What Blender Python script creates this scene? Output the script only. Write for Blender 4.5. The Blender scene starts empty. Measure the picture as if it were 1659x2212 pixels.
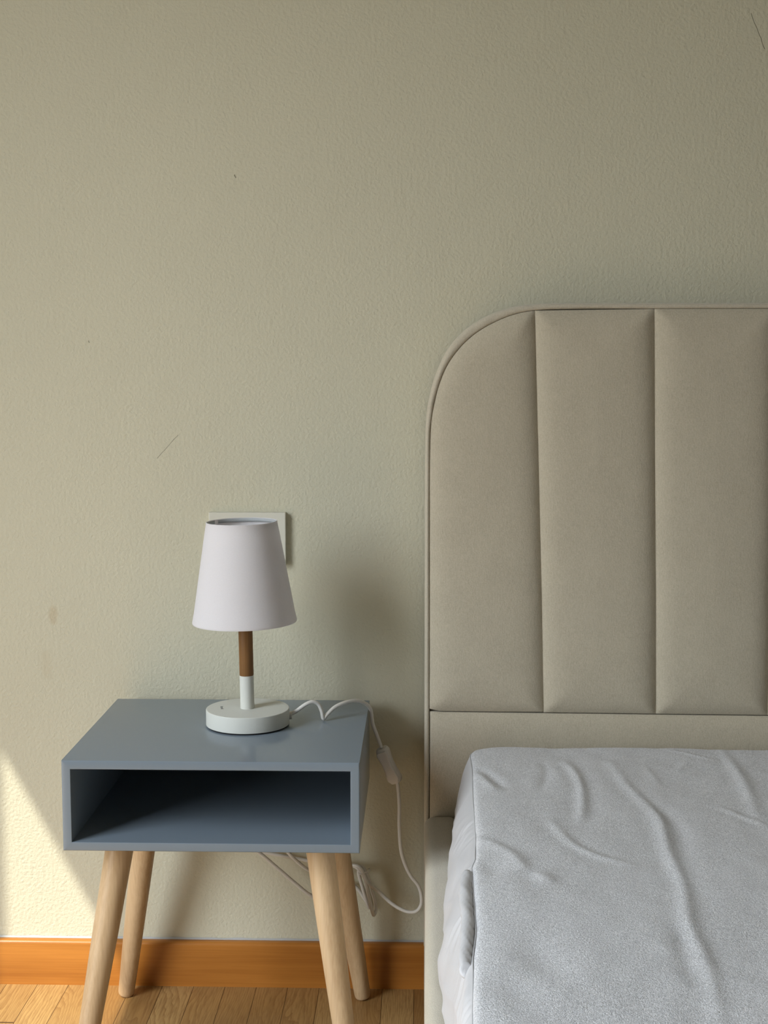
import bpy, bmesh, math, random
from mathutils import Vector, Matrix, noise
import numpy as np

random.seed(7)
S = bpy.context.scene
COL = S.collection

# ------------------------------------------------------------------ camera
CAM_H = 0.97156
cam_data = bpy.data.cameras.new('camera')
cam_data.sensor_fit = 'VERTICAL'
cam_data.sensor_height = 24.0
cam_data.lens = 24.0 * 3000.0 / 2212.0
cam_data.clip_start = 0.02
cam = bpy.data.objects.new('camera', cam_data)
COL.objects.link(cam)
cam.location = (0.0, -2.1, CAM_H)
_p, _y = math.radians(6.013), math.radians(1.6235)
_fwd = Vector((-math.sin(_y) * math.cos(_p), math.cos(_y) * math.cos(_p), -math.sin(_p)))
cam.rotation_euler = _fwd.to_track_quat('-Z', 'Y').to_euler()
S.camera = cam

# ------------------------------------------------------------------ light and exposure
SUN_STRENGTH = 5.8
SUN_COLOR = (1.0, 0.955, 0.82)
SKY_STRENGTH = 12.6
EXPOSURE = 0.0
SUN_DIR = Vector((0.539, 0.58, -1.0))

S.view_settings.view_transform = 'Standard'
S.view_settings.look = 'None'
S.view_settings.gamma = 1.0
S.view_settings.use_curve_mapping = False
S.view_settings.exposure = EXPOSURE
S.cycles.use_denoising = True
S.cycles.max_bounces = 10
S.cycles.diffuse_bounces = 8

world = bpy.data.worlds.new('sky')
S.world = world
world.use_nodes = True
wt = world.node_tree
for n in list(wt.nodes):
    wt.nodes.remove(n)
w_tc = wt.nodes.new('ShaderNodeTexCoord')
w_sep = wt.nodes.new('ShaderNodeSeparateXYZ')
w_ramp = wt.nodes.new('ShaderNodeValToRGB')
w_bg = wt.nodes.new('ShaderNodeBackground')
w_out = wt.nodes.new('ShaderNodeOutputWorld')
w_map = wt.nodes.new('ShaderNodeMapRange')
w_map.inputs['From Min'].default_value = -1.0
wt.links.new(w_tc.outputs['Generated'], w_sep.inputs[0])
wt.links.new(w_sep.outputs['Z'], w_map.inputs['Value'])
wt.links.new(w_map.outputs['Result'], w_ramp.inputs['Fac'])
els = w_ramp.color_ramp.elements
els[0].position, els[0].color = 0.48, (0.14, 0.14, 0.12, 1)
els[1].position, els[1].color = 1.0, (0.80, 0.93, 1.12, 1)
e = els.new(0.54)
e.color = (0.48, 0.51, 0.52, 1)
e = els.new(0.75)
e.color = (1.00, 1.08, 1.16, 1)
wt.links.new(w_ramp.outputs['Color'], w_bg.inputs['Color'])
w_bg.inputs['Strength'].default_value = SKY_STRENGTH
wt.links.new(w_bg.outputs['Background'], w_out.inputs['Surface'])

sun_data = bpy.data.lights.new('sun', 'SUN')
sun_data.energy = SUN_STRENGTH
sun_data.color = SUN_COLOR
sun_data.angle = math.radians(0.45)
sun = bpy.data.objects.new('sun', sun_data)
COL.objects.link(sun)
sun.location = (-4.0, -3.0, 6.0)
sun.rotation_euler = SUN_DIR.to_track_quat('-Z', 'Y').to_euler()

# the balcony door the daylight comes through, as a sampling portal for the sky
ROOM_L, ROOM_R, ROOM_F, ROOM_H = -1.60, 2.30, -4.30, 2.80
DOOR_Y0, DOOR_Y1, DOOR_H = -2.30, -1.004, 2.345
por = bpy.data.lights.new('sky_portal', 'AREA')
por.shape = 'RECTANGLE'
por.size = DOOR_H
por.size_y = DOOR_Y1 - DOOR_Y0
por.cycles.is_portal = True
pob = bpy.data.objects.new('sky_portal', por)
COL.objects.link(pob)
pob.location = (ROOM_L - 0.125, (DOOR_Y0 + DOOR_Y1) / 2, DOOR_H / 2)
pob.rotation_euler = (0, math.radians(-90), 0)


# ------------------------------------------------------------------ material helpers
class NT:
    def __init__(self, name):
        self.mat = bpy.data.materials.new(name)
        self.mat.use_nodes = True
        self.t = self.mat.node_tree
        self.bsdf = self.t.nodes['Principled BSDF']
        self.out = self.t.nodes['Material Output']
        self.tc = self.t.nodes.new('ShaderNodeTexCoord')
        self.obj = self.tc.outputs['Object']

    def n(self, kind, **kw):
        nd = self.t.nodes.new(kind)
        for k, v in kw.items():
            setattr(nd, k, v)
        return nd

    def put(self, sock, v):
        if hasattr(v, 'is_output'):
            self.t.links.new(v, sock)
        elif isinstance(v, (tuple, list)) and len(v) == 3 and len(getattr(sock, 'default_value', (0, 0, 0))) == 4:
            sock.default_value = (*v, 1.0)
        else:
            sock.default_value = v

    def math(self, op, a, b=None, c=None, clamp=False):
        nd = self.n('ShaderNodeMath', operation=op, use_clamp=clamp)
        self.put(nd.inputs[0], a)
        if b is not None:
            self.put(nd.inputs[1], b)
        if c is not None:
            self.put(nd.inputs[2], c)
        return nd.outputs[0]

    def vmath(self, op, a, b=None, out=0):
        nd = self.n('ShaderNodeVectorMath', operation=op)
        self.put(nd.inputs[0], a)
        if b is not None:
            self.put(nd.inputs[1], b)
        return nd.outputs[out]

    def mapping(self, vec, scale=(1, 1, 1), loc=(0, 0, 0), rot=(0, 0, 0)):
        nd = self.n('ShaderNodeMapping')
        self.put(nd.inputs['Vector'], vec)
        nd.inputs['Scale'].default_value = scale
        nd.inputs['Location'].default_value = loc
        nd.inputs['Rotation'].default_value = rot
        return nd.outputs[0]

    def noise(self, vec, scale, detail=2.0, rough=0.5, dist=0.0):
        nd = self.n('ShaderNodeTexNoise')
        self.put(nd.inputs['Vector'], vec)
        nd.inputs['Scale'].default_value = scale
        nd.inputs['Detail'].default_value = detail
        nd.inputs['Roughness'].default_value = rough
        nd.inputs['Distortion'].default_value = dist
        return nd.outputs['Fac']

    def ramp(self, fac, stops):
        nd = self.n('ShaderNodeValToRGB')
        self.put(nd.inputs['Fac'], fac)
        el = nd.color_ramp.elements
        for i, (p, c) in enumerate(stops):
            x = el[i] if i < 2 else el.new(p)
            x.position = p
            x.color = (*c, 1.0)
        return nd.outputs['Color']

    def rng(self, v, a, b, c=0.0, d=1.0):
        nd = self.n('ShaderNodeMapRange')
        self.put(nd.inputs[0], v)
        for i, x in enumerate((a, b, c, d)):
            nd.inputs[i + 1].default_value = x
        return nd.outputs[0]

    def mix(self, fac, a, b, mode='MIX'):
        nd = self.n('ShaderNodeMix', data_type='RGBA', blend_type=mode)
        self.put(nd.inputs['Factor'], fac)
        self.put(nd.inputs[6], a)
        self.put(nd.inputs[7], b)
        return nd.outputs[2]

    def bump(self, h, strength=1.0, dist=0.001, normal=None):
        nd = self.n('ShaderNodeBump')
        nd.inputs['Strength'].default_value = strength
        nd.inputs['Distance'].default_value = dist
        self.put(nd.inputs['Height'], h)
        if normal is not None:
            self.put(nd.inputs['Normal'], normal)
        self.t.links.new(nd.outputs[0], self.bsdf.inputs['Normal'])
        return nd.outputs[0]

    def set(self, **kw):
        names = dict(color='Base Color', rough='Roughness', spec='Specular IOR Level', metal='Metallic', sheen='Sheen Weight',
                     sheen_rough='Sheen Roughness', coat='Coat Weight')
        for k, v in kw.items():
            self.put(self.bsdf.inputs[names[k]], v)
        return self


def simple(name, color, rough=0.5, spec=0.5, bump_scale=None, bump_dist=0.0002):
    m = NT(name).set(color=color, rough=rough, spec=spec)
    if bump_scale:
        m.bump(m.noise(m.obj, bump_scale, 2), 1.0, bump_dist)
    return m.mat


def capsule(m, a, b, r, wob=0.0):
    """Soft mask along the segment a-b in the (x, z) plane of an upright surface."""
    p = m.obj
    if wob:
        nd = m.n('ShaderNodeTexNoise')
        m.put(nd.inputs['Vector'], p)
        nd.inputs['Scale'].default_value = 60
        off = m.vmath('SUBTRACT', nd.outputs['Color'], (0.5, 0.5, 0.5))
        p = m.vmath('ADD', p, m.vmath('MULTIPLY', off, (wob, 0, wob)))
    p = m.vmath('MULTIPLY', p, (1, 0, 1))
    A, B = Vector((a[0], 0, a[1])), Vector((b[0], 0, b[1]))
    d = B - A
    pa = m.vmath('SUBTRACT', p, tuple(A))
    t = m.math('DIVIDE', m.vmath('DOT_PRODUCT', pa, tuple(d), out=1), max(d.length_squared, 1e-9), clamp=True)
    q = m.n('ShaderNodeVectorMath', operation='SCALE')
    q.inputs[0].default_value = tuple(d)
    m.put(q.inputs['Scale'], t)
    dist = m.vmath('DISTANCE', pa, q.outputs[0], out=1)
    return m.rng(dist, r, r * 0.3, 0.0, 1.0)


# ------------------------------------------------------------------ materials
def wall_material(name, color, marks=False):
    m = NT(name)
    fine = m.noise(m.obj, 210, 2, 0.5)
    streak = m.noise(m.mapping(m.obj, (1, 1, 0.35), rot=(0, math.radians(12), 0)), 120, 3, 0.6)
    broad = m.noise(m.obj, 14, 2)
    patch = m.noise(m.obj, 3.0, 2)
    h = m.math('ADD', fine, m.math('MULTIPLY', streak, m.rng(patch, 0.4, 0.65, 0.1, 0.5)))
    h = m.math('ADD', h, m.math('MULTIPLY', broad, 0.8))
    col = m.mix(m.rng(m.noise(m.obj, 1.7, 3), 0.3, 0.7), tuple(c * 0.975 for c in color), tuple(c * 1.02 for c in color))
    if marks:
        dark = tuple(c * 0.55 for c in color)
        for a, b, r, f, wob in (((-0.2815, 1.2535), (-0.280, 1.2505), 0.0012, 0.8, 0.0),
                                ((-0.5055, 1.0085), (-0.505, 1.0070), 0.0011, 0.7, 0.0),
                                ((0.4752, 1.4807), (0.4967, 1.4315), 0.0009, 0.6, 0.003),
                                ((-0.4045, 0.8314), (-0.3721, 0.8667), 0.0006, 0.45, 0.002)):
            mk = m.math('MULTIPLY', capsule(m, a, b, r, wob), f)
            col = m.mix(mk, col, dark)
            h = m.math('SUBTRACT', h, mk)
        stain = m.math('MULTIPLY', capsule(m, (-0.570, 0.597), (-0.571, 0.580), 0.008, 0.012), 0.28)
        col = m.mix(stain, col, (0.40, 0.27, 0.12))
        stain = m.math('MULTIPLY', capsule(m, (-0.585, 0.525), (-0.582, 0.495), 0.012, 0.015), 0.10)
        col = m.mix(stain, col, (0.40, 0.27, 0.12))
    m.set(color=col, rough=0.75, spec=0.25)
    m.bump(h, 1.0, 0.0011)
    return m.mat


WALL_C = (0.59, 0.565, 0.44)
M_WALL = wall_material('wall_paint', WALL_C, True)
M_WALL2 = wall_material('wall_paint_plain', (0.50, 0.485, 0.42))
M_WALL3 = wall_material('wall_paint_dark', (0.20, 0.20, 0.19))  # for the unseen front wall, darkened to cut fill light from the front
M_CEIL = simple('ceiling_paint', (0.66, 0.66, 0.64), 0.9, 0.2)


def wood(name, c_dark, c_light, axis=2, scale=1.0, rough=0.45, spec=0.4, ring=0.5, bump=0.0001):
    m = NT(name)
    sc = [26 * scale] * 3
    sc[axis] = 1.6 * scale
    p = m.mapping(m.obj, tuple(sc))
    g1 = m.noise(p, 1.0, 4, 0.6, 0.15)
    sc2 = [420 * scale] * 3
    sc2[axis] = 7 * scale
    g2 = m.noise(m.mapping(m.obj, tuple(sc2)), 1.0, 2, 0.5)
    f = m.math('ADD', m.math('MULTIPLY', g1, 1 - ring * 0.4), m.math('MULTIPLY', g2, ring * 0.4))
    m.set(color=m.ramp(f, [(0.34, c_dark), (0.62, c_light)]), rough=rough, spec=spec)
    m.bump(g2, 0.7, bump)
    return m.mat


M_LEG = wood('pale_pine', (0.43, 0.285, 0.155), (0.60, 0.435, 0.262), 2, 1.0, 0.42, 0.4, 0.75)
M_SLEEVE = wood('walnut_stained_wood', (0.17, 0.080, 0.025), (0.25, 0.125, 0.045), 2, 2.0, 0.5, 0.3, 0.9)
M_BASEBOARD = wood('varnished_cherry', (0.32, 0.112, 0.017), (0.46, 0.182, 0.033), 0, 1.0, 0.30, 0.5, 0.6)


def floor_material():
    m = NT('oak_parquet')
    BW, BL = 0.0495, 1.30
    sep = m.n('ShaderNodeSeparateXYZ')
    m.put(sep.inputs[0], m.obj)
    u = m.math('DIVIDE', m.math('ADD', sep.outputs['X'], 5.1602), BW)
    row = m.math('FLOOR', u)
    wn = m.n('ShaderNodeTexWhiteNoise', noise_dimensions='1D')
    m.put(wn.inputs['W'], row)
    v = m.math('ADD', m.math('DIVIDE', sep.outputs['Y'], BL), m.math('MULTIPLY', wn.outputs['Value'], 7.3))
    colm = m.math('FLOOR', v)
    wn2 = m.n('ShaderNodeTexWhiteNoise', noise_dimensions='2D')
    cmb = m.n('ShaderNodeCombineXYZ')
    m.put(cmb.inputs[0], row)
    m.put(cmb.inputs[1], colm)
    m.put(wn2.inputs['Vector'], cmb.outputs[0])
    rnd = wn2.outputs['Value']
    fu = m.math('FRACT', u)
    fv = m.math('FRACT', v)
    gap_u = m.math('GREATER_THAN', m.math('ABSOLUTE', m.math('SUBTRACT', fu, 0.5)), 0.490)
    gap_v = m.math('GREATER_THAN', m.math('ABSOLUTE', m.math('SUBTRACT', fv, 0.5)), 0.4985)
    gap = m.math('MAXIMUM', gap_u, gap_v)
    off = m.n('ShaderNodeCombineXYZ')
    m.put(off.inputs[0], m.math('MULTIPLY', rnd, 9.0))
    m.put(off.inputs[1], m.math('MULTIPLY', rnd, 31.0))
    m.put(off.inputs[2], m.math('MULTIPLY', rnd, 5.0))
    p = m.vmath('ADD', m.obj, off.outputs[0])
    ps = m.mapping(p, (1, 0.22, 1))
    warp = m.noise(ps, 9, 2, 0.5)
    wv = m.n('ShaderNodeTexWave', wave_type='BANDS', bands_direction='X', wave_profile='SAW')
    m.put(wv.inputs['Vector'], m.vmath('ADD', ps, m.vmath('MULTIPLY', warp, (0.16, 0.1, 0))))
    wv.inputs['Scale'].default_value = 62
    wv.inputs['Distortion'].default_value = 3.5
    wv.inputs['Detail'].default_value = 2
    wv.inputs['Detail Scale'].default_value = 1.6
    fine = m.noise(m.mapping(p, (420, 26, 1)), 1.0, 3, 0.6)
    base = m.ramp(rnd, [(0.0, (0.31, 0.165, 0.055)), (1.0, (0.50, 0.320, 0.130)), (0.5, (0.40, 0.235, 0.085))])
    c = m.mix(m.math('MULTIPLY', m.math('POWER', wv.outputs['Fac'], 2.2), 0.55), base, (0.20, 0.090, 0.026))
    c = m.mix(m.rng(fine, 0.46, 0.70, 0.0, 0.65), c, (0.24, 0.12, 0.04))
    c = m.mix(gap, c, (0.09, 0.045, 0.016))
    m.set(color=c, rough=m.rng(fine, 0.3, 0.7, 0.30, 0.45), spec=0.4)
    m.bump(m.math('SUBTRACT', m.math('MULTIPLY', fine, 0.2), gap), 0.6, 0.0006)
    return m.mat


M_FLOOR = floor_material()


def paint_blue():
    m = NT('blue_grey_lacquer')
    m.set(color=(0.184, 0.226, 0.268), rough=0.21, spec=0.6)
    m.bump(m.noise(m.obj, 320, 2, 0.5), 0.5, 0.00012)
    return m.mat


M_BLUE = paint_blue()


def fabric(name, c1, c2, scale, bump, sheen=0.3, streak=False):
    m = NT(name)
    a = m.noise(m.obj, scale, 3, 0.65)
    w = m.noise(m.mapping(m.obj, (1, 1, 0.25)), scale * 1.2, 2, 0.6)
    b = m.noise(m.obj, 26, 3, 0.6)
    f = m.math('ADD', m.math('MULTIPLY', a, 0.6), m.math('MULTIPLY', w, 0.4))
    c = m.ramp(f, [(0.36, c1), (0.64, c2)])
    c = m.mix(m.rng(b, 0.35, 0.7, 0.0, 0.18), c, tuple(min(1, x * 1.12) for x in c2))
    m.set(color=c, rough=0.9, spec=0.15, sheen=sheen, sheen_rough=0.5)
    m.bump(f, 1.0, bump)
    return m.mat


M_FABRIC = fabric('beige_chenille', (0.40, 0.355, 0.270), (0.50, 0.45, 0.35), 520, 0.0006)
M_BAND = fabric('beige_chenille_band', (0.44, 0.395, 0.31), (0.53, 0.48, 0.385), 520, 0.0006)
M_RAIL = fabric('beige_rail_weave', (0.42, 0.38, 0.30), (0.54, 0.495, 0.40), 640, 0.0010)
M_BACKING = simple('dark_backing', (0.30, 0.27, 0.215), 0.95, 0.1)


def terry():
    m = NT('white_terry')
    a = m.noise(m.obj, 560, 3, 0.75, 0.6)
    v = m.n('ShaderNodeTexVoronoi')
    m.put(v.inputs['Vector'], m.obj)
    v.inputs['Scale'].default_value = 640
    h = m.math('ADD', m.math('MULTIPLY', a, 1.0), m.math('MULTIPLY', v.outputs['Distance'], -0.35))
    c = m.ramp(m.noise(m.obj, 430, 2, 0.6, 0.5), [(0.34, (0.50, 0.505, 0.525)), (0.68, (0.81, 0.815, 0.84))])
    m.set(color=c, rough=0.95, spec=0.1, sheen=0.25, sheen_rough=0.6)
    m.bump(h, 1.0, 0.0016)
    return m.mat


M_TERRY = terry()
M_SATIN = simple('white_satin', (0.52, 0.52, 0.535), 0.45, 0.4, 900, 0.0001)
M_LAMPWHITE = simple('white_powder_coat', (0.62, 0.63, 0.585), 0.55, 0.35, 700, 0.00012)
M_CORD = simple('white_plastic_cord', (0.66, 0.64, 0.60), 0.4, 0.45)
M_SWITCH = simple('white_plastic_switch', (0.64, 0.61, 0.57), 0.45, 0.45)
M_PLATE = simple('ivory_plastic', (0.66, 0.645, 0.565), 0.35, 0.5)
M_DARK = simple('dark_rubber', (0.015, 0.015, 0.017), 0.8, 0.2)
M_INK = simple('dark_grey_ink', (0.10, 0.11, 0.11), 0.7, 0.2)
M_METAL = NT('brushed_metal').set(color=(0.55, 0.54, 0.52), metal=1.0, rough=0.4).mat
M_CAULK = simple('unpainted_filler', (0.47, 0.465, 0.46), 0.9, 0.1, 300, 0.0003)
M_FRAME = simple('white_door_frame', (0.75, 0.75, 0.73), 0.4, 0.4)


def shade_mat():
    m = NT('white_shade_cloth')
    wv = m.noise(m.mapping(m.obj, (1, 1, 6)), 500, 2)
    m.set(color=m.ramp(wv, [(0.3, (0.83, 0.82, 0.85)), (0.7, (0.89, 0.88, 0.91))]), rough=0.85, spec=0.15)
    m.bump(wv, 0.5, 0.00025)
    tr = m.n('ShaderNodeBsdfTranslucent')
    tr.inputs['Color'].default_value = (0.82, 0.80, 0.81, 1)
    mx = m.n('ShaderNodeMixShader')
    mx.inputs[0].default_value = 0.36
    m.t.links.new(m.bsdf.outputs[0], mx.inputs[1])
    m.t.links.new(tr.outputs[0], mx.inputs[2])
    m.t.links.new(mx.outputs[0], m.out.inputs['Surface'])
    return m.mat


M_SHADE = shade_mat()
M_RIM = simple('grey_rim_tape', (0.42, 0.44, 0.45), 0.6, 0.3)
M_BULB = simple('opal_bulb', (0.75, 0.74, 0.70), 0.3, 0.5)


# ------------------------------------------------------------------ mesh helpers
def link(name, bm, mat, parent=None, smooth=False, label=None):
    bmesh.ops.recalc_face_normals(bm, faces=bm.faces)
    me = bpy.data.meshes.new(name)
    bm.to_mesh(me)
    bm.free()
    me.materials.append(mat)
    if smooth:
        for p in me.polygons:
            p.use_smooth = True
    o = bpy.data.objects.new(name, me)
    COL.objects.link(o)
    if parent is not None:
        o.parent = parent
        o.matrix_parent_inverse = Matrix.Translation(parent.location).inverted() if parent.parent is None else Matrix.Identity(4)
    if label:
        o['label'] = label
    return o


def autosmooth(o, deg=35):
    me = o.data
    for p in me.polygons:
        p.use_smooth = True
    bm = bmesh.new()
    bm.from_mesh(me)
    for ed in bm.edges:
        if len(ed.link_faces) == 2 and ed.calc_face_angle(0) > math.radians(deg):
            ed.smooth = False
    bm.to_mesh(me)
    bm.free()
    return o


def thing(name, label, cat, loc=(0, 0, 0), group=None):
    o = bpy.data.objects.new(name, None)
    COL.objects.link(o)
    o.location = loc
    o.empty_display_size = 0.05
    o['label'] = label
    o['category'] = cat
    if group:
        o['group'] = group
    return o


def sub(child, parent):
    """Hang child below a part (the part itself sits below a thing)."""
    child.parent = parent
    bpy.context.view_layer.update()
    child.matrix_parent_inverse = parent.matrix_world.inverted()
    return child


def structure(o, label, cat):
    o['kind'] = 'structure'
    o['label'] = label
    o['category'] = cat
    return o


def box(bm, x0, x1, y0, y1, z0, z1, bevel=0.0, seg=2):
    r = bmesh.ops.create_cube(bm, size=1.0)
    vs = r['verts']
    for v in vs:
        v.co = Vector(((x0 + x1) / 2 + v.co.x * (x1 - x0), (y0 + y1) / 2 + v.co.y * (y1 - y0), (z0 + z1) / 2 + v.co.z * (z1 - z0)))
    if bevel:
        es = list({e for v in vs for e in v.link_edges})
        bmesh.ops.bevel(bm, geom=es, offset=bevel, segments=seg, profile=0.5, affect='EDGES')
    return bm


def newbox(*a, **k):
    return box(bmesh.new(), *a, **k)


def grid_faces(bm, rows, close_u=False):
    for i in range(len(rows) - 1):
        a, b = rows[i], rows[i + 1]
        n = len(a)
        for j in range(n if close_u else n - 1):
            k = (j + 1) % n
            bm.faces.new((a[j], a[k], b[k], b[j]))


def lathe(bm, prof, seg=64, cx=0.0, cy=0.0, cap=True, mat=None):
    rows = []
    for r, z in prof:
        rows.append([bm.verts.new(Vector((cx + r * math.cos(2 * math.pi * i / seg), cy + r * math.sin(2 * math.pi * i / seg), z))) for i in range(seg)])
    grid_faces(bm, rows, True)
    if cap:
        bm.faces.new(rows[0][::-1])
        bm.faces.new(rows[-1])
    if mat is not None:
        for row in rows:
            for v in row:
                v.co = mat @ v.co
    return bm


def catmull(pts, per=10):
    P = [Vector(p) for p in pts]
    P = [P[0] * 2 - P[1]] + P + [P[-1] * 2 - P[-2]]
    out = []
    for i in range(1, len(P) - 2):
        p0, p1, p2, p3 = P[i - 1:i + 3]
        t0 = 0.0
        t1 = t0 + max((p1 - p0).length, 1e-6) ** 0.5
        t2 = t1 + max((p2 - p1).length, 1e-6) ** 0.5
        t3 = t2 + max((p3 - p2).length, 1e-6) ** 0.5
        for k in range(per):
            t = t1 + (t2 - t1) * k / per
            a1 = p0 * ((t1 - t) / (t1 - t0)) + p1 * ((t - t0) / (t1 - t0))
            a2 = p1 * ((t2 - t) / (t2 - t1)) + p2 * ((t - t1) / (t2 - t1))
            a3 = p2 * ((t3 - t) / (t3 - t2)) + p3 * ((t - t2) / (t3 - t2))
            b1 = a1 * ((t2 - t) / (t2 - t0)) + a2 * ((t - t0) / (t2 - t0))
            b2 = a2 * ((t3 - t) / (t3 - t1)) + a3 * ((t - t1) / (t3 - t1))
            out.append(b1 * ((t2 - t) / (t2 - t1)) + b2 * ((t - t1) / (t2 - t1)))
    out.append(P[-2])
    return out


def tube(bm, path, radius, seg=12):
    path = [Vector(p) for p in path]
    rows = []
    up = None
    for i, p in enumerate(path):
        t = (path[min(i + 1, len(path) - 1)] - path[max(i - 1, 0)]).normalized()
        if up is None:
            up = Vector((0, 0, 1)) if abs(t.z) < 0.9 else Vector((1, 0, 0))
        up = (up - t * up.dot(t)).normalized()
        s = t.cross(up)
        r = radius(i / (len(path) - 1)) if callable(radius) else radius
        rows.append([bm.verts.new(p + up * (r * math.cos(2 * math.pi * k / seg)) + s * (r * math.sin(2 * math.pi * k / seg))) for k in range(seg)])
    grid_faces(bm, rows, True)
    bm.faces.new(rows[0][::-1])
    bm.faces.new(rows[-1])
    return bm


def interp(tab, x):
    """tab: list of (key, value...) sorted by key."""
    if x <= tab[0][0]:
        return tab[0][1]
    for (a, va), (b, vb) in zip(tab, tab[1:]):
        if x <= b:
            f = (x - a) / (b - a)
            f = f * f * (3 - 2 * f) * 0.5 + f * 0.5
            return va + (vb - va) * f
    return tab[-1][1]


# ------------------------------------------------------------------ room shell
T = 0.12
structure(link('floor', newbox(ROOM_L - T, ROOM_R + T, ROOM_F - T, T, -0.06, 0.0), M_FLOOR), 'honey oak strip parquet floor with dark joints', 'floor')
structure(link('wall_back', newbox(ROOM_L - T, ROOM_R + T, 0.0, T, 0.0, ROOM_H), M_WALL), 'beige painted plaster wall with fine roller texture', 'wall')
structure(link('wall_right', newbox(ROOM_R, ROOM_R + T, ROOM_F, 0.0, 0.0, ROOM_H), M_WALL2), 'beige wall beyond the far side of the bed', 'wall')
structure(link('wall_front', newbox(ROOM_L - T, ROOM_R + T, ROOM_F - T, ROOM_F, 0.0, ROOM_H), M_WALL3), 'unseen wall opposite the headboard, darkened to cut fill light', 'wall')
structure(link('ceiling', newbox(ROOM_L - T, ROOM_R + T, ROOM_F - T, T, ROOM_H, ROOM_H + 0.08), M_CEIL), 'off-white ceiling', 'ceiling')
bm = bmesh.new()
box(bm, ROOM_L - T, ROOM_L, ROOM_F, DOOR_Y0, 0.0, ROOM_H)
box(bm, ROOM_L - T, ROOM_L, DOOR_Y1, 0.0, 0.0, ROOM_H)
box(bm, ROOM_L - T, ROOM_L, DOOR_Y0, DOOR_Y1, DOOR_H, ROOM_H)
structure(link('wall_left', bm, M_WALL2), 'beige wall with the open balcony door', 'wall')
bm = bmesh.new()
box(bm, ROOM_L, ROOM_L + 0.012, DOOR_Y0 - 0.07, DOOR_Y0, 0.0, DOOR_H + 0.07, 0.003)
box(bm, ROOM_L, ROOM_L + 0.012, DOOR_Y1, DOOR_Y1 + 0.07, 0.0, DOOR_H + 0.07, 0.003)
box(bm, ROOM_L, ROOM_L + 0.012, DOOR_Y0, DOOR_Y1, DOOR_H, DOOR_H + 0.07, 0.003)
structure(link('door_1', bm, M_FRAME), 'white casing around the open balcony door', 'door')


def baseboard_profile(h, d):
    pts = [(0.0, 0.0), (d, 0.0), (d, h - 0.006)]
    for k in range(1, 7):
        a = math.pi / 2 * k / 6
        pts.append((d - 0.006 + 0.006 * math.cos(a), h - 0.006 + 0.006 * math.sin(a)))
    pts.append((0.0, h))
    return pts


bm = bmesh.new()
prof = baseboard_profile(0.0722, 0.014)
rows = [[bm.verts.new((x, -d, z)) for d, z in prof] for x in (ROOM_L, ROOM_R)]
grid_faces(bm, rows, True)
bm.faces.new(rows[0])
bm.faces.new(rows[1][::-1])
bb = structure(link('baseboard_back', bm, M_BASEBOARD), 'orange-brown varnished wooden baseboard along the bedroom wall', 'baseboard')
autosmooth(bb, 30)
bm = bmesh.new()
xs = [ROOM_L + (ROOM_R - ROOM_L) * i / 400 for i in range(401)]
ra = [bm.verts.new((x, -0.0005, 0.0722)) for x in xs]
rb = [bm.verts.new((x, -0.0035, 0.0724)) for x in xs]
rc = [bm.verts.new((x, -0.0006, 0.0746 + 0.0012 * noise.noise(Vector((x * 40, 0, 0))))) for x in xs]
grid_faces(bm, [ra, rb, rc])
o = link('filler_bead', bm, M_CAULK, label='pale filler bead along the baseboard top')
sub(o, bb)
bm = bmesh.new()
rows = [[bm.verts.new((ROOM_L + d, y, z)) for d, z in prof] for y in (DOOR_Y1 + 0.07, -0.014)]
grid_faces(bm, rows, True)
bm.faces.new(rows[0])
bm.faces.new(rows[1][::-1])
structure(link('baseboard_left', bm, M_BASEBOARD), 'short wooden baseboard beside the balcony door', 'baseboard')

# ------------------------------------------------------------------ wall outlet
OX0, OX1, OZ0, OZ1 = -0.3256, -0.2087, 0.670, 0.750
outlet = thing('wall_outlet', 'ivory rectangular outlet plate on the wall, mostly hidden behind the lamp shade', 'outlet', ((OX0 + OX1) / 2, 0, 0.71))
bm = bmesh.new()
fw = 0.0185
loops = []
for a, y in ((0.0, 0.0), (0.0, -0.0115), (fw, -0.0115), (fw, 0.0)):
    loops.append([bm.verts.new(p) for p in ((OX0 + a, y, OZ0 + a), (OX1 - a, y, OZ0 + a), (OX1 - a, y, OZ1 - a), (OX0 + a, y, OZ1 - a))])
grid_faces(bm, loops + [loops[0]], True)
o = link('cover_frame', bm, M_PLATE, outlet)
mod = o.modifiers.new('edge', 'BEVEL')
mod.width = 0.0009
mod.segments = 2
mod.limit_method = 'ANGLE'
for k in range(3):
    xa = OX0 + fw + 0.001 + k * 0.0266
    o = link('socket_module', newbox(xa, xa + 0.0258, -0.0095, -0.001, OZ0 + fw + 0.0005, OZ1 - fw - 0.0005, 0.0006), M_PLATE, outlet)
    for dz in (-0.013, 0.0, 0.013):
        bm = bmesh.new()
        mt = Matrix.Translation((xa + 0.0129, -0.0096, 0.71 + dz)) @ Matrix.Rotation(math.pi / 2, 4, 'X')
        lathe(bm, [(0.0024, -0.0001), (0.0024, 0.0003)], 16, mat=mt)
        sub(link('pin_hole', bm, M_DARK), o)

# ------------------------------------------------------------------ nightstand
NX0, NX1, NY0, NY1, NZ0, NZ1, NT_ = -0.4660, -0.0808, -0.3643, -0.030, 0.3450, 0.4650, 0.0115
stand = thing('nightstand', 'blue-grey open-front nightstand on splayed pale wood legs', 'nightstand', ((NX0 + NX1) / 2, (NY0 + NY1) / 2, 0))


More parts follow.
